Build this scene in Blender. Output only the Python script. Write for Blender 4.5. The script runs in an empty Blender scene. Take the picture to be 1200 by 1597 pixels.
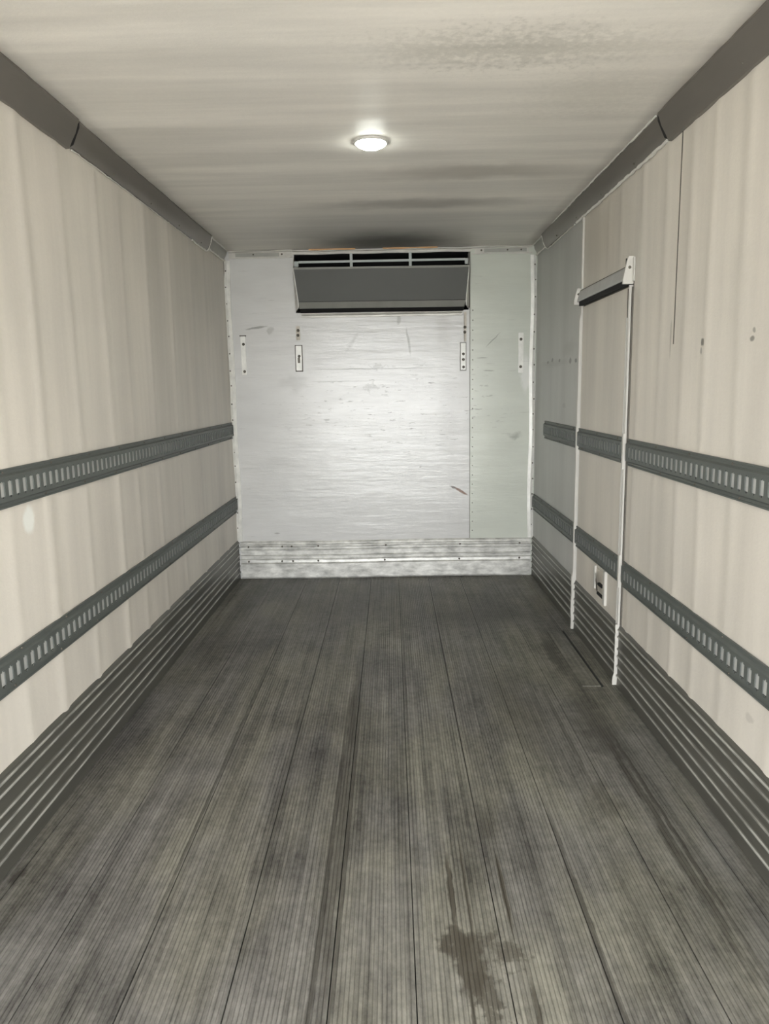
import bpy, bmesh, math, random
from mathutils import Matrix, Vector
random.seed(4)
sc = bpy.context.scene
COL = sc.collection

# ------------------------------------------------------------------ camera
F_PX = 1151.3187
cd = bpy.data.cameras.new('camera')
cd.sensor_fit = 'HORIZONTAL'; cd.sensor_width = 36.0
cd.lens = F_PX / 1200.0 * 36.0
cd.clip_start = 0.05; cd.clip_end = 300
cam = bpy.data.objects.new('camera', cd); COL.objects.link(cam)
R3 = Matrix(((0.9998152922, 0.0158670781, 0.0108451496),
             (0.0081112728, 0.1632059685, -0.9865586749),
             (-0.0174237967, 0.9864644178, 0.1630471209)))
cam.matrix_world = Matrix.Translation((0.0608981, 0.0, 1.4456764)) @ R3.to_4x4()
sc.camera = cam

# ------------------------------------------------------------------ light
sc.view_settings.view_transform = 'Standard'
sc.view_settings.look = 'None'
sc.view_settings.gamma = 1.0
sc.view_settings.use_curve_mapping = False
sc.view_settings.exposure = 0.0
SKY = 12.4
LAMP = 60.0
world = bpy.data.worlds.new('overcast_sky'); sc.world = world
world.use_nodes = True
bg = world.node_tree.nodes['Background']
bg.inputs[0].default_value = (0.98, 0.99, 1.0, 1); bg.inputs[1].default_value = SKY

W2 = 1.15; D = 5.6357; H = 2.4725; YR = -0.5      # half width, front wall, ceiling, rear opening

pl = bpy.data.lights.new('rear_opening_portal', 'AREA'); pl.shape = 'RECTANGLE'
pl.size = 2 * W2; pl.size_y = H; pl.energy = 1.0
pl.cycles.is_portal = True
po = bpy.data.objects.new('rear_opening_portal', pl); COL.objects.link(po)
po.location = (0, YR, H / 2); po.rotation_euler = (math.pi / 2, 0, 0)   # faces +Y (inwards)

# ------------------------------------------------------------------ node helpers
class NT:
    def __init__(s, name):
        s.m = bpy.data.materials.new(name); s.m.use_nodes = True
        s.t = s.m.node_tree; s.b = s.t.nodes['Principled BSDF']
        s.pos = s.t.nodes.new('ShaderNodeNewGeometry').outputs['Position']
    def n(s, typ, **k):
        x = s.t.nodes.new(typ)
        for a, v in k.items(): setattr(x, a, v)
        return x
    def put(s, sock, v):
        if isinstance(v, bpy.types.NodeSocket): s.t.links.new(v, sock)
        else: sock.default_value = v
    def math(s, op, a, b=0.0, c=0.0, clamp=False):
        x = s.n('ShaderNodeMath', operation=op, use_clamp=clamp)
        s.put(x.inputs[0], a); s.put(x.inputs[1], b); s.put(x.inputs[2], c)
        return x.outputs[0]
    def scaled(s, sx, sy, sz, off=(0, 0, 0), src=None):
        x = s.n('ShaderNodeMapping'); s.put(x.inputs['Vector'], src or s.pos)
        x.inputs['Scale'].default_value = (sx, sy, sz); x.inputs['Location'].default_value = off
        return x.outputs[0]
    def noise(s, vec, detail=3.0, rough=0.55, scale=1.0):
        x = s.n('ShaderNodeTexNoise'); s.put(x.inputs['Vector'], vec)
        x.inputs['Scale'].default_value = scale; x.inputs['Detail'].default_value = detail
        x.inputs['Roughness'].default_value = rough
        return x.outputs[0]
    def ramp(s, v, lo, hi, a=0.0, b=1.0):
        x = s.n('ShaderNodeMapRange', interpolation_type='SMOOTHSTEP')
        s.put(x.inputs['Value'], v)
        x.inputs['From Min'].default_value = lo; x.inputs['From Max'].default_value = hi
        x.inputs['To Min'].default_value = a; x.inputs['To Max'].default_value = b
        return x.outputs[0]
    def mix(s, f, a, b, mode='MIX'):
        x = s.n('ShaderNodeMix', data_type='RGBA', blend_type=mode)
        s.put(x.inputs[0], f)
        s.put(x.inputs[6], a if isinstance(a, bpy.types.NodeSocket) else (*a, 1))
        s.put(x.inputs[7], b if isinstance(b, bpy.types.NodeSocket) else (*b, 1))
        return x.outputs[2]
    def blob(s, loc, rad, rot=(0, 0, 0), wob=0.0, wobscale=20.0, soft=0.5):
        """a stain of its own shape: ellipsoid around loc with a noisy rim"""
        p = s.pos
        if wob:
            nz = s.n('ShaderNodeTexNoise'); s.put(nz.inputs['Vector'], s.pos)
            nz.inputs['Scale'].default_value = wobscale; nz.inputs['Detail'].default_value = 4
            sub = s.n('ShaderNodeVectorMath', operation='SUBTRACT'); s.put(sub.inputs[0], nz.outputs[1]); sub.inputs[1].default_value = (.5, .5, .5)
            sca = s.n('ShaderNodeVectorMath', operation='SCALE'); s.put(sca.inputs[0], sub.outputs[0]); sca.inputs['Scale'].default_value = wob
            add = s.n('ShaderNodeVectorMath', operation='ADD'); s.put(add.inputs[0], s.pos); s.put(add.inputs[1], sca.outputs[0])
            p = add.outputs[0]
        mp = s.n('ShaderNodeMapping', vector_type='TEXTURE'); s.put(mp.inputs['Vector'], p)
        mp.inputs['Location'].default_value = loc; mp.inputs['Rotation'].default_value = rot; mp.inputs['Scale'].default_value = rad
        ln = s.n('ShaderNodeVectorMath', operation='LENGTH'); s.put(ln.inputs[0], mp.outputs[0])
        return s.ramp(ln.outputs['Value'], soft, 1.0, 1.0, 0.0)
    def stain(s, col, blobs):
        for k, (tone, strength, kw) in enumerate(blobs):
            f = s.math('MULTIPLY', s.blob(**kw), strength)
            col = s.mix(f, col, tone)
        return col
    def bump(s, h, strength, dist=0.01):
        x = s.n('ShaderNodeBump'); x.inputs['Strength'].default_value = strength; x.inputs['Distance'].default_value = dist
        s.put(x.inputs['Height'], h); s.put(s.b.inputs['Normal'], x.outputs[0])
    def out(s, col, rough=0.5, metal=0.0, spec=0.5):
        s.put(s.b.inputs['Base Color'], col if isinstance(col, bpy.types.NodeSocket) else (*col, 1))
        s.put(s.b.inputs['Roughness'], rough); s.put(s.b.inputs['Metallic'], metal)
        s.b.inputs['Specular IOR Level'].default_value = spec
        return s.m

DARK = (.10, .095, .08)
def wall_mat(name, base, rough, marks, streak='y', amt=1.0, spec=.4):
    t = NT(name)
    if streak == 'y':   # vertical streaks that run down a side wall
        a = t.noise(t.scaled(1, 4.2, .40), 4, .5); b = t.noise(t.scaled(1, 17, 1.3, (3, 1, 7)), 3)
    else:               # bands across the ceiling
        a = t.noise(t.scaled(.6, 6, 1), 4); b = t.noise(t.scaled(2.0, 22, 1, (3, 1, 7)), 3)
    v = t.math('MULTIPLY_ADD', t.ramp(a, .32, .68), .17 * amt, 1 - .12 * amt)
    v = t.math('MULTIPLY_ADD', t.ramp(b, .3, .7), .035 * amt, v)
    f = t.noise(t.pos, 5, .65, 60)
    v = t.math('MULTIPLY_ADD', t.math('SUBTRACT', f, .5), .10 * amt, v)
    big = t.ramp(t.noise(t.pos, 3, .5, 1.3), .35, .65)
    col = t.mix(big, base, (base[0] * .95, base[1] * .955, base[2] * .96))
    cv = t.n('ShaderNodeCombineColor'); [t.put(cv.inputs[i], v) for i in range(3)]
    col = t.mix(1.0, col, cv.outputs[0], 'MULTIPLY')
    col = t.stain(col, marks)
    t.bump(t.noise(t.pos, 4, .6, 140), .25, .002)
    return t.out(col, rough, 0, spec)

CREAM = (.71, .668, .597)
B = dict
M = {}
M['wall_left'] = wall_mat('cream_liner_left', CREAM, .45, [
    ((.88, .89, .84), .95, B(loc=(-W2, 2.41, 1.042), rad=(.2, .045, .060), wob=.04)),
    ((.45, .44, .40), .25, B(loc=(-W2, 4.9, 2.1), rad=(.3, .7, .5), soft=.1)),
    ((.80, .76, .68), .5, B(loc=(-W2, 1.98, .95), rad=(.2, .05, .5), soft=.1)),
])
M['wall_right'] = wall_mat('cream_liner_right', CREAM, .45, [
    (DARK, .8, B(loc=(W2, 2.635, 1.588), rad=(.2, .018, .018), wob=.03)),
    (DARK, .45, B(loc=(W2, 2.645, 1.56), rad=(.2, .012, .014), wob=.02)),
    (DARK, .55, B(loc=(W2, 2.27, 1.603), rad=(.2, .012, .010), wob=.02)),
    (DARK, .7, B(loc=(W2, 2.28, 1.578), rad=(.2, .018, .011), wob=.02)),
    (DARK, .35, B(loc=(W2, 2.942, 1.62), rad=(.2, .008, .085), wob=.006, soft=.7)),
    (DARK, .2, B(loc=(W2, 2.15, .43), rad=(.2, .03, .02), wob=.04)),
    ((.80, .78, .70), .5, B(loc=(W2, 3.33, 1.95), rad=(.2, .05, .35), wob=.05, soft=.1)),
    ((.42, .38, .31), .38, B(loc=(W2, 3.95, 2.2), rad=(.2, .60, .35), soft=.1)),
])
greym = [(DARK, .7, B(loc=(W2, y, z), rad=(.2, .035, r), wob=.02)) for y, z, r in
         ((5.20, 1.614, .012), (5.06, 1.622, .016), (4.85, 1.614, .013), (4.56, 1.60, .022), (4.42, 1.595, .016))]
M['wall_grey'] = wall_mat('grey_liner_beside_bulkhead', (.50, .505, .48), .4, greym + [
    ((.30, .30, .28), .3, B(loc=(W2, 5.0, 1.60), rad=(.2, .6, .03), wob=.05, soft=.2)),
    ((.28, .28, .26), .4, B(loc=(W2, 4.70, 1.33), rad=(.2, .06, .02), wob=.03)),
    ((.34, .34, .31), .35, B(loc=(W2, 4.6, 1.68), rad=(.2, .25, .07), wob=.08, soft=.2))], amt=.7)
M['ceiling'] = wall_mat('cream_ceiling_liner', (.80, .765, .70), .5, [
    ((.33, .32, .27), .42, B(loc=(.45, 2.46, H), rad=(.66, .18, .3), wob=.45, wobscale=45, soft=.0)),
    ((.33, .32, .27), .22, B(loc=(.80, 2.85, H), rad=(.35, .30, .3), wob=.45, wobscale=45, soft=.0)),
    ((.30, .27, .23), .55, B(loc=(.45, 3.75, H), rad=(.75, .20, .3), wob=.2, wobscale=5, soft=.1)),
    ((.28, .26, .23), .62, B(loc=(.28, 4.35, H), rad=(.85, .17, .3), wob=.2, wobscale=5, soft=.1)),
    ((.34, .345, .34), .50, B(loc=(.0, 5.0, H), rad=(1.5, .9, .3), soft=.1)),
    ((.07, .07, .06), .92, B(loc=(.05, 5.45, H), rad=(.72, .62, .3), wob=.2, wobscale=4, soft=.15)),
], streak='x')

def metal_mat(name, base, rough, metal, var=.15, scale=(3, 3, 3), bump=0.0, marks=(), rvar=0.0, spec=.5):
    t = NT(name)
    a = t.noise(t.scaled(*scale), 5, .6)
    v = t.math('MULTIPLY_ADD', t.math('SUBTRACT', a, .5), var * 3, 1.0)
    cv = t.n('ShaderNodeCombineColor'); [t.put(cv.inputs[i], v) for i in range(3)]
    col = t.mix(1.0, base, cv.outputs[0], 'MULTIPLY')
    col = t.stain(col, marks)
    if bump: t.bump(a, bump, .004)
    r = t.math('MULTIPLY_ADD', t.math('SUBTRACT', a, .5), rvar * 2, rough) if rvar else rough
    return t.out(col, r, metal, spec)

M['rail'] = metal_mat('dark_grey_rail_paint', (.108, .120, .112), .5, .15, .12, (3, 9, 30))
M['rail_inside'] = metal_mat('bare_metal_behind_slots', (.55, .56, .54), .45, .1, .08)
M['rail_dark'] = metal_mat('shaded_dark_interior', (.02, .022, .02), .8, 0)  # near-black colour stands in for shade inside the rails
M['cove'] = metal_mat('brown_grey_cove_metal', (.165, .15, .133), .36, .25, .10, (8, 1.2, 8))
M['cove_end'] = metal_mat('pale_cove_end_metal', (.36, .36, .33), .5, .2, .15, (8, 6, 8))
M['sealant'] = metal_mat('white_sealant', (.72, .71, .66), .6, 0, .08, (20, 20, 20))
M['strip'] = metal_mat('white_painted_strip', (.58, .57, .53), .4, 0, .05, (10, 10, 6))
def kick_mat():
    t = NT('weathered_shaded_scuff')
    a = t.noise(t.scaled(6, 1.5, 12), 5, .6); b = t.noise(t.scaled(10, 6, 40), 4, .65)
    sx = t.n('ShaderNodeSeparateXYZ'); t.put(sx.inputs[0], t.pos)
    crest = t.ramp(t.math('ABSOLUTE', sx.outputs['X']), 1.1362, 1.1395, 1, 0)      # worn crests, painted paler for the light the ridges catch
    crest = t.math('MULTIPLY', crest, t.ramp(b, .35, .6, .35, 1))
    v = t.math('MULTIPLY_ADD', t.math('SUBTRACT', a, .5), .8, 1.0)
    cv = t.n('ShaderNodeCombineColor'); [t.put(cv.inputs[i], v) for i in range(3)]
    col = t.mix(1.0, (.105, .103, .088), cv.outputs[0], 'MULTIPLY')  # weathered base, darkened for the shade on the side plates
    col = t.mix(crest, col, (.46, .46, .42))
    t.bump(a, .1, .003)
    return t.out(col, .42, .25, .4)
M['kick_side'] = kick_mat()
M['silver'] = metal_mat('scuffed_aluminium', (.56, .56, .53), .36, .3, .60, (12, 12, 26), .3, rvar=.1)
M['silver_dull'] = metal_mat('dull_aluminium_header', (.55, .55, .54), .45, .3, .12, (12, 12, 12))
M['white_trim'] = metal_mat('bright_corner_trim', (.76, .76, .72), .32, .10, .22, (24, 24, 14), .2)
M['flange'] = metal_mat('bright_top_flange', (.58, .57, .53), .4, .25, .22, (10, 10, 14), .15)
M['orange_tone'] = metal_mat('orange_flange_tone', (.62, .36, .16), .5, .1, .30, (9, 9, 14))  # plain orange colour for the upper flange edge
M['dark_plastic'] = metal_mat('dark_grey_deflector', (.068, .071, .064), .5, 0, .06, (4, 4, 4))
M['lip'] = metal_mat('grey_deflector_lip', (.22, .22, .20), .4, .2, .12, (9, 3, 3))
M['black'] = metal_mat('black_recess', (.006, .006, .006), .8, 0, 0)
M['grille'] = metal_mat('pale_grille_bar', (.42, .45, .44), .4, .3, .08)
M['bolt'] = metal_mat('tarnished_bolt', (.13, .12, .10), .5, .5, .1)
M['gap'] = metal_mat('dark_joint_seal', (.12, .11, .095), .8, 0, .2, (4, 30, 4))
M['brown_strip'] = metal_mat('stained_beige_strip', (.58, .54, .47), .5, .05, .20, (20, 20, 30))
M['concrete'] = metal_mat('yard_concrete', (.58, .57, .54), .9, 0, .1, (1, 1, 1))
M['outer'] = metal_mat('white_outer_body', (.75, .75, .74), .4, 0, .02)

# --- front bulkhead sheet: white painted aluminium with ripples and scuffs
def bulkhead(name, base, marks):
    t = NT(name)
    rip = t.noise(t.scaled(2.2, 1, 22), 6, .68)
    soft = t.noise(t.scaled(1.5, 1, 3.0, (5, 0, 2)), 3, .5)
    h = t.math('MULTIPLY_ADD', rip, .5, soft)
    v = t.math('MULTIPLY_ADD', t.math('SUBTRACT', t.noise(t.scaled(2.5, 1, 9, (1, 4, 2)), 5, .6), .5), .22, 1.0)
    cv = t.n('ShaderNodeCombineColor'); [t.put(cv.inputs[i], v) for i in range(3)]
    col = t.mix(1.0, base, cv.outputs[0], 'MULTIPLY')
    # fine horizontal scuffs, denser in the belt where loads rub
    sc1 = t.ramp(t.noise(t.scaled(13, 1, 70, (2, 0, 9)), 4, .6), .615, .69)
    belt = t.blob((0.1, D, 1.30), (1.1, .5, .50), wob=.3, wobscale=3, soft=.2)
    col = t.mix(t.math('MULTIPLY', t.math('MULTIPLY', sc1, belt), .75), col, (.16, .155, .14))
    sc2 = t.ramp(t.noise(t.scaled(4, 1, 60, (7, 0, 1)), 4, .6), .66, .74)
    col = t.mix(t.math('MULTIPLY', sc2, .30), col, (.25, .24, .22))
    col = t.stain(col, marks)
    t.bump(h, .36, .012)
    return t.out(col, t.math('MULTIPLY_ADD', rip, .20, .09), .035, .50)
G = (.20, .20, .18)
M['bulkhead'] = bulkhead('white_bulkhead_sheet', (.635, .637, .625), [
    (G, .6, B(loc=(-.93, D, 1.918), rad=(.10, .3, .010), rot=(0, -.12, 0), wob=.02)),
    (G, .3, B(loc=(-.83, D, 1.90), rad=(.03, .3, .03), wob=.05)),
    (G, .55, B(loc=(0, D, 1.605), rad=(.62, .3, .006), wob=.012, wobscale=9)),
    (G, .45, B(loc=(-.30, D, 1.515), rad=(.30, .3, .005), wob=.012, wobscale=9)),
    (G, .5, B(loc=(.20, D, 1.80), rad=(.012, .3, .12), rot=(0, -.15, 0), wob=.02)),
    (G, .4, B(loc=(.13, D, 1.96), rad=(.02, .3, .05), wob=.03)),
    (G, .3, B(loc=(-.04, D, 1.62), rad=(.09, .3, .02), wob=.14, wobscale=30)),
    (G, .3, B(loc=(-.08, D, 1.47), rad=(.08, .3, .03), wob=.14, wobscale=30)),
    (G, .3, B(loc=(-.22, D, 1.80), rad=(.02, .3, .12), rot=(0, .6, 0), wob=.03, soft=.1)),
    (G, .2, B(loc=(-.66, D, 1.50), rad=(.14, .3, .09), wob=.15, wobscale=9, soft=.2)),
    ((.30, .28, .25), .22, B(loc=(.46, D, 1.90), rad=(.10, .3, .30), soft=.1, wob=.05)),
    ((.24, .24, .23), .14, B(loc=(.50, D, 1.2), rad=(.11, .3, .5), soft=.2, wob=.05)),
    ((.17, .085, .05), .95, B(loc=(.590, D, .668), rad=(.075, .3, .0125), rot=(0, .55, 0), wob=.006)),
    ((.08, .05, .04), .8, B(loc=(.530, D, .702), rad=(.03, .3, .012), rot=(0, .3, 0), wob=.02)),
    (G, .6, B(loc=(-.84, D, .36), rad=(.03, .3, .006), wob=.02)),
    (G, .6, B(loc=(.28, D, .86), rad=(.012, .3, .008), wob=.01)),
])
M['bulkhead_right'] = bulkhead('greenish_white_bulkhead_sheet', (.60, .63, .565), [
    (G, .5, B(loc=(.83, D, 1.80), rad=(.006, .3, .09), rot=(0, .8, 0), wob=.02)),
    (G, .55, B(loc=(1.00, D, 1.09), rad=(.08, .3, .035), wob=.09, wobscale=14, soft=.2)),
    (G, .5, B(loc=(.75, D, 1.67), rad=(.05, .3, .006), wob=.01)),
    (G, .5, B(loc=(.80, D, 1.575), rad=(.05, .3, .006), wob=.01)),
    ((.80, .80, .78), .6, B(loc=(1.075, D, 1.55), rad=(.05, .3, .18), wob=.06)),
])

# --- floor: ribbed aluminium planks, worn bright on top, grimy between and in places
def floor_mat():
    t = NT('worn_ribbed_aluminium')
    long1 = t.noise(t.scaled(16, .55, 1), 5, .62)
    long2 = t.noise(t.scaled(75, 1.1, 1, (4, 2, 0)), 4, .6)
    fine = t.noise(t.scaled(45, 30, 1), 5, .7)
    big = t.noise(t.scaled(2.2, 1.4, 1, (9, 3, 0)), 4, .55)
    v = t.math('MULTIPLY_ADD', t.math('SUBTRACT', long1, .5), 1.7, 1.0)
    v = t.math('MULTIPLY_ADD', t.math('SUBTRACT', long2, .5), 1.5, v)
    v = t.math('MULTIPLY_ADD', t.math('SUBTRACT', fine, .5), 1.5, v)
    v = t.math('MULTIPLY_ADD', t.math('SUBTRACT', big, .5), 1.3, v)
    v = t.math('MULTIPLY_ADD', t.math('SUBTRACT', t.noise(t.scaled(9, 6, 1, (2, 7, 0)), 5, .65), .5), 1.2, v)
    v = t.math('MAXIMUM', v, .3)
    cv = t.n('ShaderNodeCombineColor'); [t.put(cv.inputs[i], v) for i in range(3)]
    tone = t.mix(t.ramp(t.noise(t.scaled(3, 1, 1, (1, 8, 0)), 3), .4, .6), (.182, .176, .148), (.165, .160, .147))
    col = t.mix(1.0, tone, cv.outputs[0], 'MULTIPLY')
    specks = t.ramp(t.noise(t.scaled(60, 22, 1, (5, 5, 0)), 3, .6), .70, .76)
    col = t.mix(t.math('MULTIPLY', specks, .5), col, (.03, .028, .022))
    bright = t.ramp(t.noise(t.scaled(70, 9, 1, (8, 1, 0)), 3, .6), .72, .78)
    col = t.mix(t.math('MULTIPLY', bright, .5), col, (.36, .34, .28))
    K = (.042, .038, .031); BR = (.066, .058, .044)
    col = t.stain(col, [
        (BR, .9, B(loc=(.215, 1.74, 0), rad=(.062, .065, .3), wob=.14, wobscale=26)),
        (BR, .85, B(loc=(.245, 1.66, 0), rad=(.045, .14, .3), wob=.09, wobscale=25)),
        (BR, .70, B(loc=(.270, 1.56, 0), rad=(.035, .16, .3), wob=.16, wobscale=34)),
        (BR, .65, B(loc=(.345, 1.70, 0), rad=(.055, .05, .3), wob=.16, wobscale=34)),
        (BR, .6, B(loc=(.285, 1.75, 0), rad=(.05, .04, .3), wob=.18, wobscale=34)),
        (BR, .9, B(loc=(.214, 1.95, 0), rad=(.012, .21, .3), wob=.02)),
        (BR, .75, B(loc=(.258, 1.95, 0), rad=(.007, .30, .3), wob=.01)),
        (BR, .95, B(loc=(.367, 1.95, 0), rad=(.009, .22, .3), wob=.01)),
        (BR, .8, B(loc=(.232, 1.45, 0), rad=(.007, .30, .3), wob=.01)),
        (BR, .7, B(loc=(.385, 1.50, 0), rad=(.008, .16, .3), wob=.02)),
        (K, .55, B(loc=(.36, 2.27, 0), rad=(.05, .13, .3), wob=.10, wobscale=14, soft=.2)),
        (K, .55, B(loc=(-.13, 2.7, 0), rad=(.028, 1.6, .3), wob=.05, wobscale=5)),
        (K, .40, B(loc=(-.14, 3.15, 0), rad=(.05, .35, .3), wob=.06, wobscale=6)),
        (K, .35, B(loc=(-.36, 2.8, 0), rad=(.02, 1.2, .3), wob=.04, wobscale=5)),
        (K, .40, B(loc=(.62, 3.2, 0), rad=(.18, .7, .3), wob=.30, wobscale=7, soft=.2)),
        (K, .70, B(loc=(.93, 3.85, 0), rad=(.05, .38, .3), wob=.10, wobscale=18, soft=.4)),
        (K, .55, B(loc=(.93, 3.0, 0), rad=(.12, .5, .3), wob=.22, wobscale=12, soft=.2)),
        (K, .60, B(loc=(.94, 2.3, 0), rad=(.020, .9, .3), wob=.06, wobscale=8)),
        (K, .45, B(loc=(.80, 2.4, 0), rad=(.05, .25, .3), wob=.15, wobscale=12, soft=.2)),
        (K, .7, B(loc=(-1.10, 2.03, 0), rad=(.025, .06, .3), wob=.08, wobscale=25)),
        (K, .60, B(loc=(-.155, 2.1, 0), rad=(.012, 1.2, .3), wob=.02, wobscale=9)),
        (K, .60, B(loc=(-.105, 2.3, 0), rad=(.010, 1.5, .3), wob=.02, wobscale=9)),
        (K, .55, B(loc=(-.62, 3.0, 0), rad=(.008, 1.6, .3), wob=.02, wobscale=9)),
        (K, .65, B(loc=(.97, 2.35, 0), rad=(.009, .95, .3), wob=.03, wobscale=9)),
        (K, .55, B(loc=(.58, 1.9, 0), rad=(.010, .7, .3), wob=.03, wobscale=9)),
        (K, .50, B(loc=(.78, 2.9, 0), rad=(.010, .8, .3), wob=.03, wobscale=9)),
        (K, .45, B(loc=(.33, 3.6, 0), rad=(.010, 1.4, .3), wob=.02, wobscale=9)),
        (K, .45, B(loc=(.11, 3.8, 0), rad=(.008, 1.6, .3), wob=.02, wobscale=9)),
        (K, .35, B(loc=(.1, 4.9, 0), rad=(1.3, .8, .3), wob=.3, wobscale=4, soft=.1)),
        (K, .35, B(loc=(.65, 4.6, 0), rad=(.5, .3, .3), wob=.3, wobscale=6, soft=.2)),
    ])
    # the grime lies in the grooves
    sx = t.n('ShaderNodeSeparateXYZ'); t.put(sx.inputs[0], t.pos)
    gro = t.ramp(sx.outputs['Z'], -.0022, -.0006, .15, 0)
    col = t.mix(gro, col, K)
    t.bump(fine, .3, .002)
    return t.out(col, t.math('MULTIPLY_ADD', long1, .25, .38), .25, .45)
M['floor'] = floor_mat()

lm = NT('lamp_lens'); lm.b.inputs['Emission Color'].default_value = (.96, 1, .93, 1)
lm.b.inputs['Emission Strength'].default_value = LAMP
M['lens'] = lm.out((.9, .92, .88), .3)

# ------------------------------------------------------------------ mesh helpers
def obj(name, verts, faces, mat, parent=None, smooth=False, kind=None, label=None, loc=None):
    me = bpy.data.meshes.new(name)
    if loc is not None: verts = [(v[0] - loc[0], v[1] - loc[1], v[2] - loc[2]) for v in verts]
    me.from_pydata(verts, [], faces); me.update()
    bm = bmesh.new(); bm.from_mesh(me); bmesh.ops.recalc_face_normals(bm, faces=bm.faces); bm.to_mesh(me); bm.free()
    if smooth:
        me.shade_smooth()
    me.materials.append(M[mat] if isinstance(mat, str) else mat)
    o = bpy.data.objects.new(name, me); COL.objects.link(o)
    if loc is not None: o.location = loc
    if parent:
        o.parent = parent
        if loc is None: o.location = -parent_loc(parent)
        else: o.location = Vector(loc) - parent_loc(parent)
    if kind: o['kind'] = kind
    if label: o['label'] = label
    return o
def parent_loc(p):
    v = Vector((0, 0, 0))
    while p: v = v + p.location; p = p.parent
    return v
def empty(name, loc, label=None, cat=None, group=None, kind=None):
    o = bpy.data.objects.new(name, None); COL.objects.link(o); o.location = loc; o.empty_display_size = .1
    tag(o, label, cat, group, kind); return o
def tag(o, label=None, cat=None, group=None, kind=None):
    if label: o['label'] = label
    if cat: o['category'] = cat
    if group: o['group'] = group
    if kind: o['kind'] = kind
    return o

class MB:
    def __init__(s): s.v = []; s.f = []
    def add(s, vs, fs):
        k = len(s.v); s.v += vs; s.f += [tuple(i + k for i in f) for f in fs]; return s
    def box(s, x0, x1, y0, y1, z0, z1, bev=0.0):
        if bev:
            bm = bmesh.new(); bmesh.ops.create_cube(bm, size=1)
            for v in bm.verts: v.co = Vector(((x0 + x1) / 2 + v.co.x * (x1 - x0), (y0 + y1) / 2 + v.co.y * (y1 - y0), (z0 + z1) / 2 + v.co.z * (z1 - z0)))
            bmesh.ops.bevel(bm, geom=bm.edges[:], offset=bev, segments=2, affect='EDGES')
            bm.verts.index_update()
            s.add([tuple(v.co) for v in bm.verts], [tuple(v.index for v in f.verts) for f in bm.faces]); bm.free(); return s
        return s.add([(x, y, z) for z in (z0, z1) for y in (y0, y1) for x in (x0, x1)],
                     [(0, 1, 3, 2), (4, 6, 7, 5), (0, 4, 5, 1), (2, 3, 7, 6), (0, 2, 6, 4), (1, 5, 7, 3)])
    def extrude(s, prof, ts, fn, closed=True, cap=True):
        """prof: list of 2-D points, ts: stations, fn(a, b, t) -> xyz"""
        n = len(prof); vs = [fn(a, b, t) for t in ts for a, b in prof]; fs = []
        m = n if closed else n - 1
        for k in range(len(ts) - 1):
            for i in range(m):
                j = (i + 1) % n; fs.append((k * n + i, k * n + j, (k + 1) * n + j, (k + 1) * n + i))
        if cap and closed: fs += [tuple(range(n)), tuple(range((len(ts) - 1) * n, len(ts) * n))]
        return s.add(vs, fs)
    def disc(s, c, ax, r, h, n=8, dome=0.5):
        """a low domed head along axis ax (0 x,1 y,2 z), h signed"""
        u, w = [(1, 2), (0, 2), (0, 1)][ax]; vs = []
        for rr, hh in ((r, 0), (r * .85, h * .6), (r * .45, h)):
            for k in range(n):
                p = list(c); p[u] += rr * math.cos(2 * math.pi * k / n); p[w] += rr * math.sin(2 * math.pi * k / n); p[ax] += hh
                vs.append(tuple(p))
        fs = [(a * n + k, a * n + (k + 1) % n, (a + 1) * n + (k + 1) % n, (a + 1) * n + k) for a in (0, 1) for k in range(n)]
        fs.append(tuple(range(2 * n, 3 * n)))
        return s.add(vs, fs)
    def tube(s, pts, r, n=6, jit=0.0):
        vs = []; fs = []
        for i, p in enumerate(pts):
            a = Vector(pts[max(0, i - 1)]); b = Vector(pts[min(len(pts) - 1, i + 1)]); d = (b - a).normalized()
            u = d.orthogonal().normalized(); w = d.cross(u)
            rr = r * (1 + random.uniform(-jit, jit))
            for k in range(n):
                an = 2 * math.pi * k / n; q = Vector(p) + (u * math.cos(an) + w * math.sin(an)) * rr
                vs.append(tuple(q))
        for i in range(len(pts) - 1):
            for k in range(n): fs.append((i * n + k, i * n + (k + 1) % n, (i + 1) * n + (k + 1) % n, (i + 1) * n + k))
        fs += [tuple(range(n)), tuple(range((len(pts) - 1) * n, len(pts) * n))]
        return s.add(vs, fs)
    def build(s, name, mat, parent=None, **k): return obj(name, s.v, s.f, mat, parent, **k)

def frange(a, b, step):
    n = max(1, int(round((b - a) / step))); return [a + (b - a) * i / n for i in range(n + 1)]

# ------------------------------------------------------------------ outside (behind the camera)
g = MB().box(-40, 40, -60, 40, -1.35, -1.15).build('ground', 'concrete'); tag(g, kind='structure')

# ------------------------------------------------------------------ shell
KL = .03
wl = MB().box(-W2 - .09, -W2 - .012, YR, D + .10, -.04, H + .1).build('wall_left', 'outer'); tag(wl, kind='structure')
wr = MB().box(W2 + .012, W2 + .09, YR, D + .10, -.04, H + .1).build('wall_right', 'outer'); tag(wr, kind='structure')
ce = MB().box(-W2 - .012, W2 + .012, YR, D + .10, H + .012, H + .10).build('ceiling', 'outer'); tag(ce, kind='structure')
OX0, OX1, OZ0, OZ1 = -.632, .648, 2.035, 2.435
wf = MB()
for b in ((-W2 - .012, OX0, -.04, H + .012), (OX1, W2 + .012, -.04, H + .012), (OX0, OX1, -.04, OZ0), (OX0, OX1, OZ1, H + .012)):
    wf.box(b[0], b[1], D + .012, D + .10, b[2], b[3])
wf = wf.build('wall_front', 'outer'); tag(wf, kind='structure')

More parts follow.
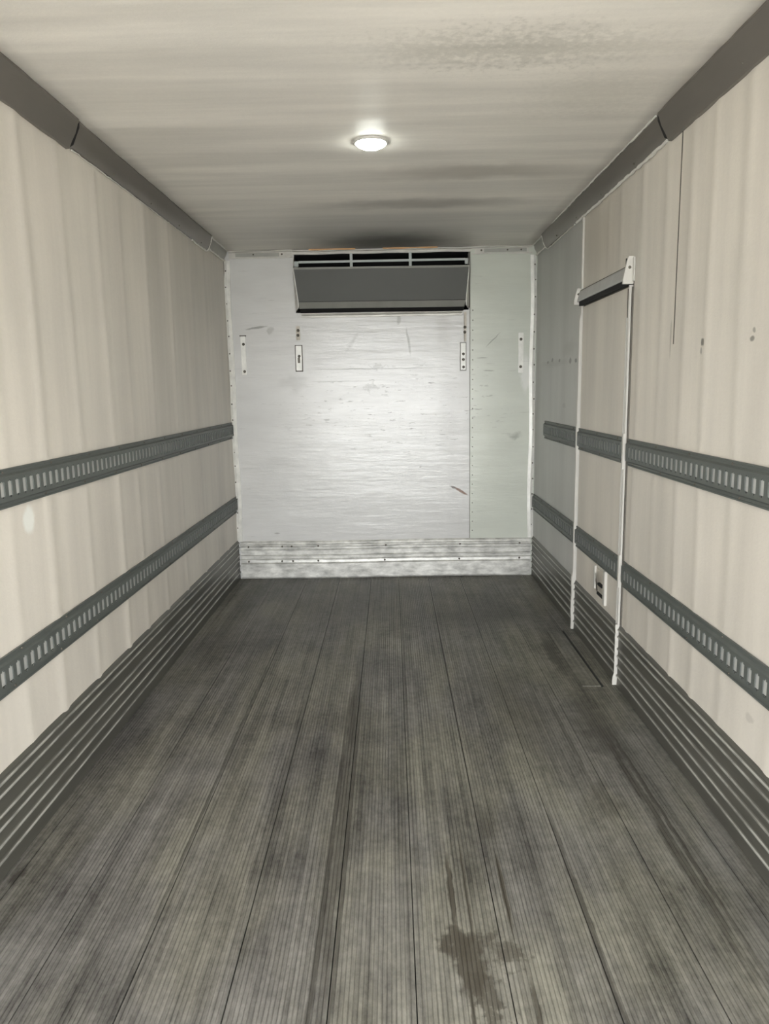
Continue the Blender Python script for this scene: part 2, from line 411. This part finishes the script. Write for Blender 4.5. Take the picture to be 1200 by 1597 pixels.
AMP = .62
def side_undulation(y, z, ridges, s):
    d = .0007 * math.sin(2 * math.pi * y / .31 + .5 * math.sin(z * 2.1 + s)) + .0002 * math.sin(2 * math.pi * y / .127 + z * .7 + s)
    for k, (c, a, w) in enumerate(ridges):
        yy = c + .012 * math.sin(z * 2.3 + k) ; d += a * math.exp(-((y - yy) / w) ** 2)
    return d * AMP
RL = [(1.30, .005, .04), (1.62, .005, .035), (1.98, .006, .035), (2.30, .004, .03), (2.56, .007, .032), (2.87, .006, .03), (3.22, .0065, .03), (3.48, .005, .026), (3.81, .006, .028),
      (4.21, .006, .028), (4.65, .006, .028), (5.0, .005, .026), (5.3, .005, .026)]
RR = [(1.25, .005, .04), (1.6, .005, .035), (2.02, .006, .035), (2.36, .0045, .03), (2.60, .0055, .03), (2.80, .005, .02), (3.05, .004, .025), (3.32, .006, .03),
      (3.62, .004, .022), (3.80, .004, .025)]
def liner(name, side, y0, y1, z0, z1, mat, wall, ridges, proud=0.0, flat=1.0, th=.012):
    ys = frange(y0, y1, .018); zs = frange(z0, z1, .11); n = len(zs); v = []; f = []
    for y in ys:
        for z in zs:
            e = min(1, (y - y0) / .03, (y1 - y) / .03)
            d = side_undulation(y, z, ridges, side) * flat * max(0, e)
            v.append((side * (W2 - proud - d), y, z))
    for i in range(len(ys) - 1):
        for j in range(n - 1): f.append((i * n + j, (i + 1) * n + j, (i + 1) * n + j + 1, i * n + j + 1))
    k = len(v)
    # edge returns back to the wall
    ring = [i * n for i in range(len(ys))] + [(len(ys) - 1) * n + j for j in range(1, n)] + [i * n + n - 1 for i in range(len(ys) - 2, -1, -1)] + [j for j in range(n - 2, 0, -1)]
    v += [(side * (W2 + .012), v[q][1], v[q][2]) for q in ring]
    for i in range(len(ring)):
        a, b = ring[i], ring[(i + 1) % len(ring)]; f.append((a, b, k + (i + 1) % len(ring), k + i))
    return obj(name, v, f, mat, wall, smooth=False)
def smooth_ang(o, a=30):
    o.data.shade_smooth(); o.data.set_sharp_from_angle(angle=math.radians(a))
smooth_ang(liner('wall_panel', -1, YR, D, .0, H, 'wall_left', wl, RL))
o = liner('wall_panel', 1, 4.312, D, .0, H, 'wall_grey', wr, [], flat=.7); smooth_ang(o); o['label'] = 'smooth grey wall panel'
smooth_ang(liner('wall_panel', 1, 2.914, 4.306, 1.915, H, 'wall_right', wr, RR, proud=.0))
smooth_ang(liner('wall_panel', 1, 2.914, 3.405, 1.60, 1.915, 'wall_right', wr, RR, proud=.0))
smooth_ang(liner('wall_panel', 1, YR, 2.905, 1.60, H, 'wall_right', wr, RR, proud=.0))
smooth_ang(liner('wall_panel', 1, YR, 3.405, .0, 1.60, 'wall_right', wr, RR, proud=.0))
MB().box(W2 - .001, W2 + .012, 2.905, 2.914, 1.60, H - .09).build('panel_joint', 'gap', wr)

# ceiling liner with shallow waves across
RC = [(1.5, .005, .05), (1.9, .006, .05), (2.15, .005, .04), (2.40, .007, .04), (2.62, .004, .05), (3.02, .007, .05), (3.40, .005, .05), (3.66, .006, .04), (4.13, .005, .035), (4.62, .005, .03), (5.0, .004, .03)]
xs = frange(-W2, W2, .12); ys = frange(YR, D, .02); v = []; f = []; n = len(xs)
for y in ys:
    for x in xs:
        d = .0015 * math.sin(2 * math.pi * y / .37 + .8 * math.sin(x * 2)) + .0012 * math.sin(2 * math.pi * y / .15 + x)
        for k, (c, a, w) in enumerate(RC): d += a * math.exp(-((y - c - .03 * math.sin(x * 1.7 + k * 2)) / w) ** 2)
        v.append((x, y, H - d * .28 + .001))
for i in range(len(ys) - 1):
    for j in range(n - 1): f.append((i * n + j, i * n + j + 1, (i + 1) * n + j + 1, (i + 1) * n + j))
co = obj('ceiling_panel', v, f, 'ceiling', ce); co.data.shade_smooth()
sm = co.modifiers.new('thickness', 'SOLIDIFY'); sm.thickness = .006; sm.offset = -1

# ------------------------------------------------------------------ floor planks
fl = MB().box(-W2 - .012, W2 + .012, YR, D + .012, -.10, -.030).build('floor', 'rail_dark'); tag(fl, kind='structure')
seams = [-1.15, -1.10, -.857, -.61, -.357, -.111, .10, .33, .575, .82, 1.068, 1.15]
P = .0118
for a, b in zip(seams[:-1], seams[1:]):
    x0, x1 = a + .0015, b - .0015
    prof = [(x0, -.022), (x0, -.001)]
    n = max(2, int(round((x1 - x0) / P))); p = (x1 - x0) / n
    for k in range(n):
        xa = x0 + k * p
        if k: prof += [(xa - .0019, -.0003), (xa - .0009, -.0022), (xa + .0009, -.0022), (xa + .0019, -.0003)]
    prof += [(x1, -.001), (x1, -.022)]
    MB().extrude(prof, [YR, D - .002], lambda u, w, t: (u, t, w)).build('floor_plank', 'floor', fl)
# smooth sill let into the floor at the side door
MB().box(.975, 1.066, 3.425, 4.255, -.02, .004, .002).build('door_sill', 'floor', fl)
MB().box(1.067, 1.076, 3.42, 4.26, -.02, .0035).build('sill_joint', 'rail_dark', fl)

# ------------------------------------------------------------------ scuff plates (baseboards)
def kick_profile(ridges, top, base=.014, amp=.011, w=.0085):
    pr = [(0, top), (.006, top), (base, top - .012)]
    for z in ridges: pr += [(base, z + w), (base + amp, z + w * .35), (base + amp, z - w * .35), (base, z - w)]
    pr += [(base + .002, .0), (0, 0)]
    return pr
KS = kick_profile([.285, .25, .19, .153, .103, .054], .308, .012, .0065, .0075)
def side_kick(name, side, y0, y1, parent=None):
    ts = frange(y0, y1, .35)
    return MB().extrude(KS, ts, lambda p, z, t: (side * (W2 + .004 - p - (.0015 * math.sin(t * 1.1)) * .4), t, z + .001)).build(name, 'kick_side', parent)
bl = side_kick('baseboard_left', -1, YR, D - .003); tag(bl, kind='structure')
br = empty('baseboard_right', (W2, 2, 0), kind='structure')
side_kick('scuff_plate', 1, YR, 3.425, br)
side_kick('scuff_plate', 1, 4.30, D - .003, br)
KF = kick_profile([.268, .251, .228, .182, .152], .296, .012, .009, .0062)
KF = KF[:-2] + [(.014, .128), (.022, .118), (.024, .012), (.018, .0), (0, 0)]
bf = MB().extrude(KF, frange(-W2 + .022, W2 - .022, .3), lambda p, z, t: (t, D - .002 - p, z + .002 + .002 * math.sin(t * 4))).build('baseboard_front', 'silver'); tag(bf, kind='structure')
sw = MB()
for x in (-1.06, -.80, -.72, -.53, .0, .58, 1.05):
    for z in (.257, .14):
        sw.disc((x + random.uniform(-.01, .01), D - .018, z), 1, .008, -.007)
sw.build('screws', 'bolt', bf, kind='stuff')

# roll-up door pocket across the top of the rear opening, rear posts
MB().box(-W2 - .012, W2 + .012, YR - .01, YR + .02, 2.12, H + .012).build('rear_header', 'outer', ce)

# ------------------------------------------------------------------ front wall sheets and trims
pm = MB()
T = .012
for b in ((-W2, OX0, .0, H), (OX0, OX1, .0, OZ0), (OX0, .66, OZ1, H)):
    pm.box(b[0], b[1] + (.007 if b[0] == OX0 and b[2] == .0 else 0), D, D + T, b[2], b[3])
pm.build('wall_panel', 'bulkhead', wf)
o = MB().box(.659, W2, D - .004, D + T, .0, H, .001).build('wall_panel', 'bulkhead_right', wf); o['label'] = 'pale greenish wall panel'
MB().box(OX1, .659, D + .003, D + T, .0, H).build('panel_joint', 'gap', wf)
rv = MB()
for k in range(24): rv.disc((.678, D - .004, .36 + k * .072), 1, .0045, -.003, 6)
rv.build('rivets', 'bolt', wf, kind='stuff')

# corner trims
def corner(name, side, xa, xb):
    t = MB()
    zs = frange(.30, 2.40, .06)
    pr = lambda k: [(xa, 0), (xa, -.012), ((xa + xb) / 2, -.018), (xb, -.008), (xb, 0)]
    t.extrude(pr(0), zs, lambda a, b, z: (a + side * .004 * math.sin(z * 7), D + b + .002 * math.sin(z * 11), z))
    o = t.build(name, 'white_trim'); tag(o, kind='structure')
    r = MB()
    for k in range(17):
        r.disc(((xa + xb) / 2 + side * .010 + random.uniform(-.004, .004), D - .014, .40 + k * .121 + random.uniform(-.01, .01)), 1, .006, -.006, 7)
    r.build('rivets', 'bolt', o, kind='stuff'); return o
corner('trim_1', -1, -1.150, -1.108)
corner('trim_2', 1, 1.102, 1.146)
MB().box(-W2, -1.146, D - .012, D, 2.18, 2.40).build('corner_gap', 'gap', bpy.data.objects['trim_1'])
# top flange along the ceiling
tf = empty('trim_3', (0, D, H), kind='structure')
def flange(x0, x1, z0, z1, mat, name='flange', y=.016, **k):
    pr = [(0, z1), (-y, z1), (-y, z1 - .006), (-.004, z1 - .012), (-.004, z0 + .008), (-y * .8, z0 + .006), (-y * .8, z0), (0, z0)]
    return MB().extrude(pr, frange(x0, x1, .09), lambda a, b, t: (t, D + a + .0015 * math.sin(t * 23), b + .002 * math.sin(t * 17))).build(name, mat, tf, **k)
flange(-1.11, -.645, 2.412, 2.466, 'flange'); flange(.665, 1.11, 2.412, 2.466, 'flange')
flange(-.643, .663, 2.432, 2.462, 'flange')
for a, b in ((-.52, -.18), (.02, .42)):
    r = MB().extrude([(0, -.004), (-.024, -.002), (-.028, .010), (-.020, .016), (0, .016)], frange(a, b, .04), lambda p, q, t: (t, D - .004 + p, 2.462 + q + .0015 * math.sin(t * 31))).build('orange_edge', 'orange_tone', tf, label='orange flange edge')  # orange-coloured strip along the top of the flange
for a, b in ((-1.06, -.74), (.76, 1.07)):
    MB().box(a, b, D - .007, D - .001, 2.424, 2.450).build('flange_recess', 'cove_end', tf, label='grey strip in the flange recess')  # grey plate makes the flange recess darker
b_ = MB(); [b_.disc((x, D - .005, 2.439), 1, .007, -.006, 7) for x in (-.72, -.93, .74, .93, 1.03)]
b_.build('rivets', 'bolt', tf, kind='stuff')

# ------------------------------------------------------------------ coves along the ceiling
def cove(name, side, y0, y1, k, mat='cove', bead=None, beadrange=None, parent=None):
    pr = [(-.004, -.004), (.050 * k, -.004), (.051 * k, .014), (.046 * k, .022), (.037 * k, .052), (.020 * k, .086), (.012, .096 * k), (-.004, .097 * k)]
    o = MB().extrude(pr, frange(y0, y1, .2), lambda a, b, t: (side * (W2 - a - .0015 * math.sin(t * 5)), t, H - b + .0015 * math.sin(t * 4.1))).build(name, mat, parent)
    smooth_ang(o, 18); return o
SPL = {-1: 2.96, 1: 3.02}; END = {-1: 5.09, 1: 5.25}
for idx, side in ((4, -1), (5, 1)):
    root = empty('trim_%d' % idx, (side * W2, 3, H), kind='structure')
    cove('cove_strip', side, YR, SPL[side], 1.13, parent=root)
    cove('cove_strip', side, SPL[side] + .02, END[side], 1.0, parent=root)
    MB().extrude([(0, 0), (.052, 0), (.050, .03), (.022, .09), (0, .1)], [SPL[side], SPL[side] + .02], lambda a, b, t: (side * (W2 - a), t, H - b)).build('cove_joint', 'black', root)
    o = MB().extrude([(0, 0), (.035, .0), (.030, .03), (.008, .072), (0, .075)], frange(END[side], D - .02, .1), lambda a, b, t: (side * (W2 - a - .003 * math.sin(t * 31)), t, H - b)).build('cove_end', 'cove_end', root, label='pale grey cove end'); smooth_ang(o, 40)
    s = MB()
    def bead(pts, r=.005): s.tube([(p[0] + random.uniform(-.0015, .0015), p[1], p[2] + random.uniform(-.002, .002)) for p in pts], r, 6, .3)
    if side == 1:
        bead([(W2 - .053, y, H - .006) for y in frange(3.05, 4.9, .03)], .0045)
        bead([(W2 - .008, y, H - .100) for y in frange(3.04, 4.45, .03)], .0075)
        bead([(W2 - .006, y, H - .100) for y in frange(4.5, 5.25, .03)], .004)
    else:
        bead([(-W2 + .008, y, H - .100) for y in frange(4.72, 5.09, .03)], .0055)
        bead([(-W2 + .006, y, H - .100) for y in frange(3.0, 4.7, .03)], .0025)
    bead([(side * (W2 - .010 - .042 * q), END[side] + .01 * math.sin(q * 5), H - .098 + .09 * q) for q in frange(0, 1, .1)], .007)
    bead([(side * (W2 - .012), y, H - .078) for y in frange(END[side], D - .03, .03)], .006)
    bead([(side * (W2 - .036), y, H - .006) for y in frange(END[side], D - .03, .03)], .006)
    smooth_ang(s.build('sealant', 'sealant', root), 60)
    w = MB(); [w.disc((side * (W2 - .020), y, H - .083), 0, .005, -side * .006, 6) for y in frange(.4, 4.9, .48)]
    w.build('screws', 'bolt', root, kind='stuff')

# ------------------------------------------------------------------ slotted cargo rails
PITCH = .0467
def rail(side, y0, y1, zc, name='cargo_rail', parent=None, hh=.061, label=None, group=None, taper=0.0):
    """channel rail with open vertical slots; a dark channel behind, bright strip seen through the slots"""
    mb = MB(); p0, p1 = .004, .014
    X = lambda p: side * (W2 - .002 - p)
    n = int((y1 - y0 - .02) / PITCH); s0 = y0 + ((y1 - y0) - n * PITCH) / 2
    def band(za, zb, pa, pb, ya=y0, yb=y1):
        mb.add([(X(pa), ya, zc + za), (X(pa), yb, zc + za), (X(pb), yb, zc + zb), (X(pb), ya, zc + zb)], [(0, 1, 2, 3)])
    m = .033
    for s in (-1, 1):
        band(s * hh, s * hh, 0, p0 + .003); band(s * hh, s * (hh - .005), p0 + .003, p0 + .003); band(s * (hh - .005), s * (hh - .007), p0 + .003, p0)
        band(s * (hh - .007), s * (m + .012), p0, p0); band(s * (m + .012), s * (m + .006), p0, p1); band(s * (m + .006), s * m, p1, p1)
    for yy in (y0, y1):   # end caps
        pr = [(0, -hh), (p0, -hh), (p0, -m - .012), (p1, -m - .006), (p1, m + .006), (p0, m + .012), (p0, hh), (0, hh)]
        mb.add([(X(a), yy, zc + b) for a, b in pr], [tuple(range(8))])
    band(-m, m, p1, p1, y0, s0); band(-m, m, p1, p1, s0 + n * PITCH, y1)
    hw, nw, hz, nz = .0125, .005, .0225, .0275
    hole = [(-hw, -hz), (-nw, -hz), (-nw, -nz), (nw, -nz), (nw, -hz), (hw, -hz), (hw, hz), (nw, hz), (nw, nz), (-nw, nz), (-nw, hz), (-hw, hz)]
    for k in range(n):
        yc = s0 + (k + .5) * PITCH; L = -PITCH / 2; Rr = PITCH / 2
        pts = hole + [(L, -m), (Rr, -m), (Rr, m), (L, m), (-nw, -m), (nw, -m), (nw, m), (-nw, m)]
        v = [(X(p1), yc + a, zc + b) for a, b in pts] + [(X(p1 - .0025), yc + a, zc + b) for a, b in hole]
        fs = [(12, 16, 2, 1, 0), (16, 17, 3, 2), (17, 13, 5, 4, 3), (13, 14, 6, 5), (14, 18, 8, 7, 6), (18, 19, 9, 8), (19, 15, 11, 10, 9), (15, 12, 0, 11)]
        fs += [(i, (i + 1) % 12, 20 + (i + 1) % 12, 20 + i) for i in range(12)]
        mb.add(v, fs)
    ctr = (side * W2, (y0 + y1) / 2, zc)
    o = mb.build(name, 'rail', parent, loc=ctr if parent is None else None)
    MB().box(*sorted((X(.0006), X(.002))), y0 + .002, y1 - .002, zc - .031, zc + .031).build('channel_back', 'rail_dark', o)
    MB().box(*sorted((X(.0022), X(.0085))), y0 + .004, y1 - .004, zc - .0235, zc + .0235).build('slot_backing', 'rail_inside', o, label='bare metal strip seen through the slots')
    w = MB(); k = 0
    for yy in frange(y0 + .05, y1 - .05, .33):
        for s in (-1, 1): w.disc((X(p0), yy + s * .03, zc + s * (m + .018)), 0, .005, -side * .004, 6)
    w.build('screws', 'bolt', o, kind='stuff')
    if label: tag(o, label, 'cargo rail', group)
    return o
GR = 'slotted cargo rails along the side walls'
rail(-1, YR + .02, D - .03, 1.163, label='upper slotted grey cargo rail on the left wall', group=GR)
rail(-1, YR + .02, D - .01, .594, label='lower slotted grey cargo rail on the left wall, above the scuff plate', group=GR)
rail(1, YR + .02, 3.395, 1.145, label='long upper slotted grey cargo rail on the right wall, rearward of the side door', group=GR)
rail(1, YR + .02, 3.395, .571, label='long lower slotted grey cargo rail on the right wall, rearward of the side door', group=GR)
rail(1, 4.335, 5.245, 1.151, label='short upper grey cargo rail between side door and front wall', group=GR)
rail(1, 4.335, D - .02, .580, label='short lower grey cargo rail between side door and front wall', group=GR)

# ------------------------------------------------------------------ side door in the right wall
door = empty('door_1', (W2, 3.86, 0), kind='structure')
dp = liner('door_panel', 1, 3.478, 4.275, .0, 1.885, 'wall_right', door, [], proud=.002, flat=.6); smooth_ang(dp)
side_kick('door_scuff_plate', 1, 3.465, 4.285, door)
MB().box(W2 + .004, W2 + .012, 3.405, 4.312, .0, 1.915).build('door_frame', 'gap', door)
rail(1, 3.468, 4.285, 1.148, name='door_rail', parent=door)
rail(1, 3.468, 4.285, .576, name='door_rail', parent=door)
def jamb(pts, w, d, mat='strip'):
    """vertical white strip; pts (z, y, depth, width)"""
    v = []; f = []
    for z, y, dd, ww in pts:
        v += [(W2 + .004, y - ww / 2, z), (W2 - dd, y - ww / 2, z), (W2 - dd - .002, y, z), (W2 - dd, y + ww / 2, z), (W2 + .004, y + ww / 2, z)]
    for i in range(len(pts) - 1):
        for k in range(5): f.append((i * 5 + k, i * 5 + (k + 1) % 5, (i + 1) * 5 + (k + 1) % 5, (i + 1) * 5 + k))
    f += [tuple(range(5)), tuple(range(len(v) - 5, len(v)))]
    return v, f
# far jamb: from floor to ceiling
pts = []
for z in frange(.004, H - .10, .035):
    j = random.uniform(-1, 1)
    dd = .024 if z < .34 else (.017 if z < 1.85 else .009)
    if z < .34: dd += .002 * j
    pts.append((z, 4.302 + .004 * math.sin(z * 3) + .003 * j * (z < .4), dd, .022 if z < 1.9 else .016))
v, f = jamb(pts, 0, 0); obj('jamb_strip', v, f, 'strip', door)
# near jamb: double strip under the header bracket
pts = []
for z in frange(.30, 1.89, .035): pts.append((z, 3.432 + .003 * math.sin(z * 4), .012, .016))
v, f = jamb(pts, 0, 0); obj('jamb_strip', v, f, 'strip', door)
pts = []
for z in frange(.004, .31, .02): pts.append((z, 3.432 + random.uniform(-.002, .002), .0205 + random.uniform(-.001, .001) + (.006 if z < .06 else 0), .006))
v, f = jamb(pts, 0, 0); obj('jamb_strip', v, f, 'strip', door)
pts = [(z, 3.466, .010, .010) for z in frange(.305, 1.75, .05)]
v, f = jamb(pts, 0, 0); obj('jamb_strip', v, f, 'strip', door)
MB().box(W2 - .006, W2, 3.404, 3.417, .31, 1.88).build('door_gasket', 'gap', door)
MB().box(W2 - .004, W2, 3.476, 3.482, .31, 1.88).build('door_gasket', 'gap', door)
for za, zb in ((1.062, 1.228), (.495, .655)):     # flat straps carrying the strips over the rails
    for yj in (3.432, 4.302):
        MB().box(W2 - .019, W2, yj - .010, yj + .010, za, zb, .002).build('strap', 'strip', door)

# header bar over the side door
hb = empty('door_header_bar', (W2, 3.88, 1.93), 'dull aluminium header bar with white end brackets above the side door', 'bar')
pr = [(-.002, 1.972), (.010, 1.976), (.014, 1.970), (.026, 1.922), (.025, 1.916), (-.002, 1.916)]
MB().extrude(pr, [3.44, 4.335], lambda a, b, t: (W2 - a, t, b)).build('bar', 'silver_dull', hb)
MB().box(W2 - .020, W2 - .001, 3.45, 4.30, 1.892, 1.916).build('shadow_gap', 'black', hb)  # black strip stands in for the shaded recess under the bar
MB().box(W2 - .010, W2 - .001, 3.44, 4.33, 1.975, 1.980).build('top_edge', 'gap', hb)
def end_bracket(y, h0, h1, dep):
    pr = [(-.001, h1), (.024, h1), (.030, h1 - .02), (dep, h0 + .02), (dep, h0), (-.001, h0)]
    o = MB().extrude(pr, [y - .006, y + .006], lambda a, b, t: (W2 - a, t, b)).build('end_bracket', 'strip', hb)
    MB().box(W2 - .006, W2 - .001, y - .03, y + .055, h0 + .01, h1 - .005, .002).build('mounting_plate', 'strip', o)
    m = MB(); m.disc((W2 - .018, y - .006, (h0 + h1) / 2 + .012), 1, .007, -.005, 8); m.build('bolt', 'bolt', o)
end_bracket(3.425, 1.893, 2.012, .046)
end_bracket(4.33, 1.903, 1.992, .042)
MB().box(W2 - .030, W2 - .003, 3.434, 3.442, 1.93, 2.005).build('dark_edge', 'black', hb)  # black slip along the inner edge of the near bracket

# recessed pull in the side door
hd = empty('recessed_pull', (W2, 3.77, .43)); hd.parent = door; hd.location = Vector((W2, 3.77, .43)) - parent_loc(door)
MB().box(W2 - .006, W2 - .003, 3.70, 3.86, .365, .495).build('pocket', 'brown_strip', hd)
MB().box(W2 - .014, W2 - .002, 3.845, 3.868, .375, .502, .002).build('edge_strip', 'strip', hd)
MB().box(W2 - .016, W2 - .002, 3.655, 3.690, .335, .515, .002).build('edge_strip', 'strip', hd)
MB().add([(W2 - .010, 3.835, .470), (W2 - .022, 3.80, .470), (W2 - .026, 3.735, .395), (W2 - .026, 3.765, .385), (W2 - .018, 3.815, .43), (W2 - .008, 3.84, .455)], [(0, 1, 2, 3, 4, 5)]).build('lever', 'gap', hd)
MB().box(W2 - .020, W2 - .004, 3.695, 3.77, .418, .430).build('catch', 'black', hd)
MB().box(W2 - .014, W2 - .004, 3.70, 3.80, .360, .374).build('catch', 'black', hd)

# ------------------------------------------------------------------ refrigeration outlet at the top of the front wall
ru = empty('refrigeration_unit', (0, D, 2.0), 'dark grey refrigeration air outlet with pale grille bars at the top of the front wall', 'cooling unit')
TL = (-.621, D - .10, 2.325); TR = (.636, D - .10, 2.3014); BLp = (-.603, D - .05, 2.0975); BRp = (.6225, D - .05, 2.084)
TL = (-.624, D - .10, 2.318); TR = (.637, D - .10, 2.312); BLp = (-.604, D - .05, 2.094); BRp = (.622, D - .05, 2.089)  # deflector corners worked out from image pixels at chosen depths
def slab(A, Bq, Cq, Dq, th, name, mat):
    v = [A, Bq, Cq, Dq] + [(p[0], p[1] + th, p[2]) for p in (A, Bq, Cq, Dq)]
    return obj(name, v, [(0, 1, 2, 3), (4, 7, 6, 5), (0, 4, 5, 1), (1, 5, 6, 2), (2, 6, 7, 3), (3, 7, 4, 0)], mat, ru)
slab(TL, TR, BRp, BLp, .006, 'deflector_panel', 'dark_plastic')
slab((TL[0], TL[1] - .004, TL[2] + .010), (TR[0], TR[1] - .004, TR[2] + .010), (TR[0], TR[1] - .004, TR[2] - .004), (TL[0], TL[1] - .004, TL[2] - .004), .014, 'panel_rim', 'lip')
slab((BLp[0], BLp[1] - .008, BLp[2] - .004), (BRp[0], BRp[1] - .008, BRp[2] - .004), (.612, D - .040, 2.040), (-.600, D - .040, 2.046), .008, 'bottom_lip', 'lip')
slab((-.600, D - .030, 2.046), (.612, D - .030, 2.040), (.608, D - .004, 2.014), (-.596, D - .004, 2.018), .003, 'dark_gap', 'black')  # black sheet stands in for the shaded gap below the lip
for sgn, x0, x1 in ((-1, -.632, -.604), (1, .646, .622)):
    v = [(x0, D + .01, 2.43), (x0, D + .01, 2.03), (x1, D - .045, 2.05), (x1, D - .05, 2.094), (x0 + .006 * -sgn, D - .10, 2.32)]
    v2 = [(p[0] + sgn * .004, p[1], p[2]) for p in v]
    n = 5; obj('side_cheek', v + v2, [tuple(range(n)), tuple(range(n, 2 * n))] + [(i, (i + 1) % n, n + (i + 1) % n, n + i) for i in range(n)], 'flange', ru)
cv = MB()
cv.box(OX0, OX1, D + .30, D + .31, 2.0, 2.45); cv.box(OX0, OX1, D, D + .31, 2.02, 2.035); cv.box(OX0, OX1, D + .01, D + .31, 2.43, 2.45)
cv.box(OX0 - .01, OX0, D + .01, D + .31, 2.0, 2.45); cv.box(OX1, OX1 + .01, D + .01, D + .31, 2.0, 2.45)
cv.build('air_cavity', 'black', ru)
MB().box(-.60, .625, D - .012, D - .004, 2.371, 2.387, .002).build('grille_bar', 'grille', ru)
for x in (-.212, .220):
    MB().box(x - .010, x + .010, D - .022, D - .008, 2.322, 2.436, .003).build('grille_upright', 'grille', ru)
for x in (-.622, .630):
    MB().box(x - .012, x + .022 * (1 if x < 0 else .6), D - .014, D - .003, 2.345, 2.385, .003).build('end_clip', 'grille', ru)
MB().extrude([(0, 2.012), (-.014, 2.012), (-.016, 2.004), (-.006, 1.996), (-.006, 1.984), (0, 1.982)], frange(-.59, .60, .1), lambda a, b, t: (t, D + a, b)).build('bottom_flange', 'flange', ru)

# ------------------------------------------------------------------ small brackets screwed to the front wall
def bracket(x, z0, z1, w, label, mat='white_trim', bolts=(), rim=None, cut=None, dep=.010, name='wall_bracket'):
    root = empty(name, (x, D, z0), label, 'bracket', 'brackets screwed to the front wall')
    MB().box(x - w / 2, x + w / 2, D - dep, D, z0, z1, .003).build('plate', mat, root)
    if rim:
        r = MB(); e = w / 2 + .006
        r.box(x - e, x + e, D - .006, D, z1, z1 + .006); r.box(x - e, x + e, D - .006, D, z0 - .008, z0)
        r.box(x - e, x - w / 2, D - .006, D, z0, z1); r.box(x + w / 2, x + e, D - .006, D, z0, z1)
        r.build('rim', rim, root)
    for bz in bolts:
        b = MB(); b.disc((x + random.uniform(-.003, .003), D - dep, bz), 1, .011, -.008, 10); b.build('bolt', 'bolt', root)
    if cut:
        MB().box(x - .009, x + .009, D - dep - .002, D - dep + .004, cut[0], cut[1], .001).build('keyhole', 'bolt', root)
    return root
bracket(-1.034, 1.575, 1.858, .036, 'long narrow white bracket left of the others, beside the left corner trim', bolts=(1.80, 1.600))
MB().box(-1.058, -1.010, D - .014, D, 1.858, 1.865).build('cap', 'gap', bpy.data.objects['wall_bracket'])
bracket(-.621, 1.600, 1.782, .044, 'short white bracket with keyhole left of centre below the cooling unit', bolts=(1.705,), rim='gap', cut=(1.655, 1.695))
bracket(-.621, 1.822, 1.925, .030, 'small beige bolt plate under the left end of the cooling unit', mat='brown_strip', bolts=(1.893, 1.858), dep=.006)
bracket(.607, 1.585, 1.780, .036, 'short dark-rimmed bracket with three bolts right of centre', mat='white_trim', bolts=(1.700, 1.66, 1.605), rim='lip')
bracket(.622, 1.79, 2.005, .018, 'thin stained beige strip under the right end of the cooling unit', mat='brown_strip', bolts=(1.895, 1.86), dep=.006)
bracket(1.037, 1.555, 1.848, .038, 'long white bracket with two bolts beside the right corner trim', bolts=(1.80, 1.60))

# ------------------------------------------------------------------ ceiling lamp
cl = empty('ceiling_light', (-.005, 3.287, H), 'small round lit dome lamp in the middle of the ceiling', 'ceiling light')
def lathe(prof, n=32):
    m = MB(); v = []; f = []
    for r, z in prof:
        for k in range(n): v.append((-.005 + r * math.cos(2 * math.pi * k / n), 3.287 + r * math.sin(2 * math.pi * k / n), z))
    for i in range(len(prof) - 1):
        for k in range(n): f.append((i * n + k, i * n + (k + 1) % n, (i + 1) * n + (k + 1) % n, (i + 1) * n + k))
    f.append(tuple(range((len(prof) - 1) * n, len(prof) * n))); return m.add(v, f)
lathe([(.074, H + .004), (.074, H - .010), (.068, H - .014), (.062, H - .012)]).build('bezel', 'strip', cl, smooth=True)
lathe([(.064, H - .008), (.058, H - .020), (.042, H - .028), (.020, H - .031)]).build('lens', 'lens', cl, smooth=True)
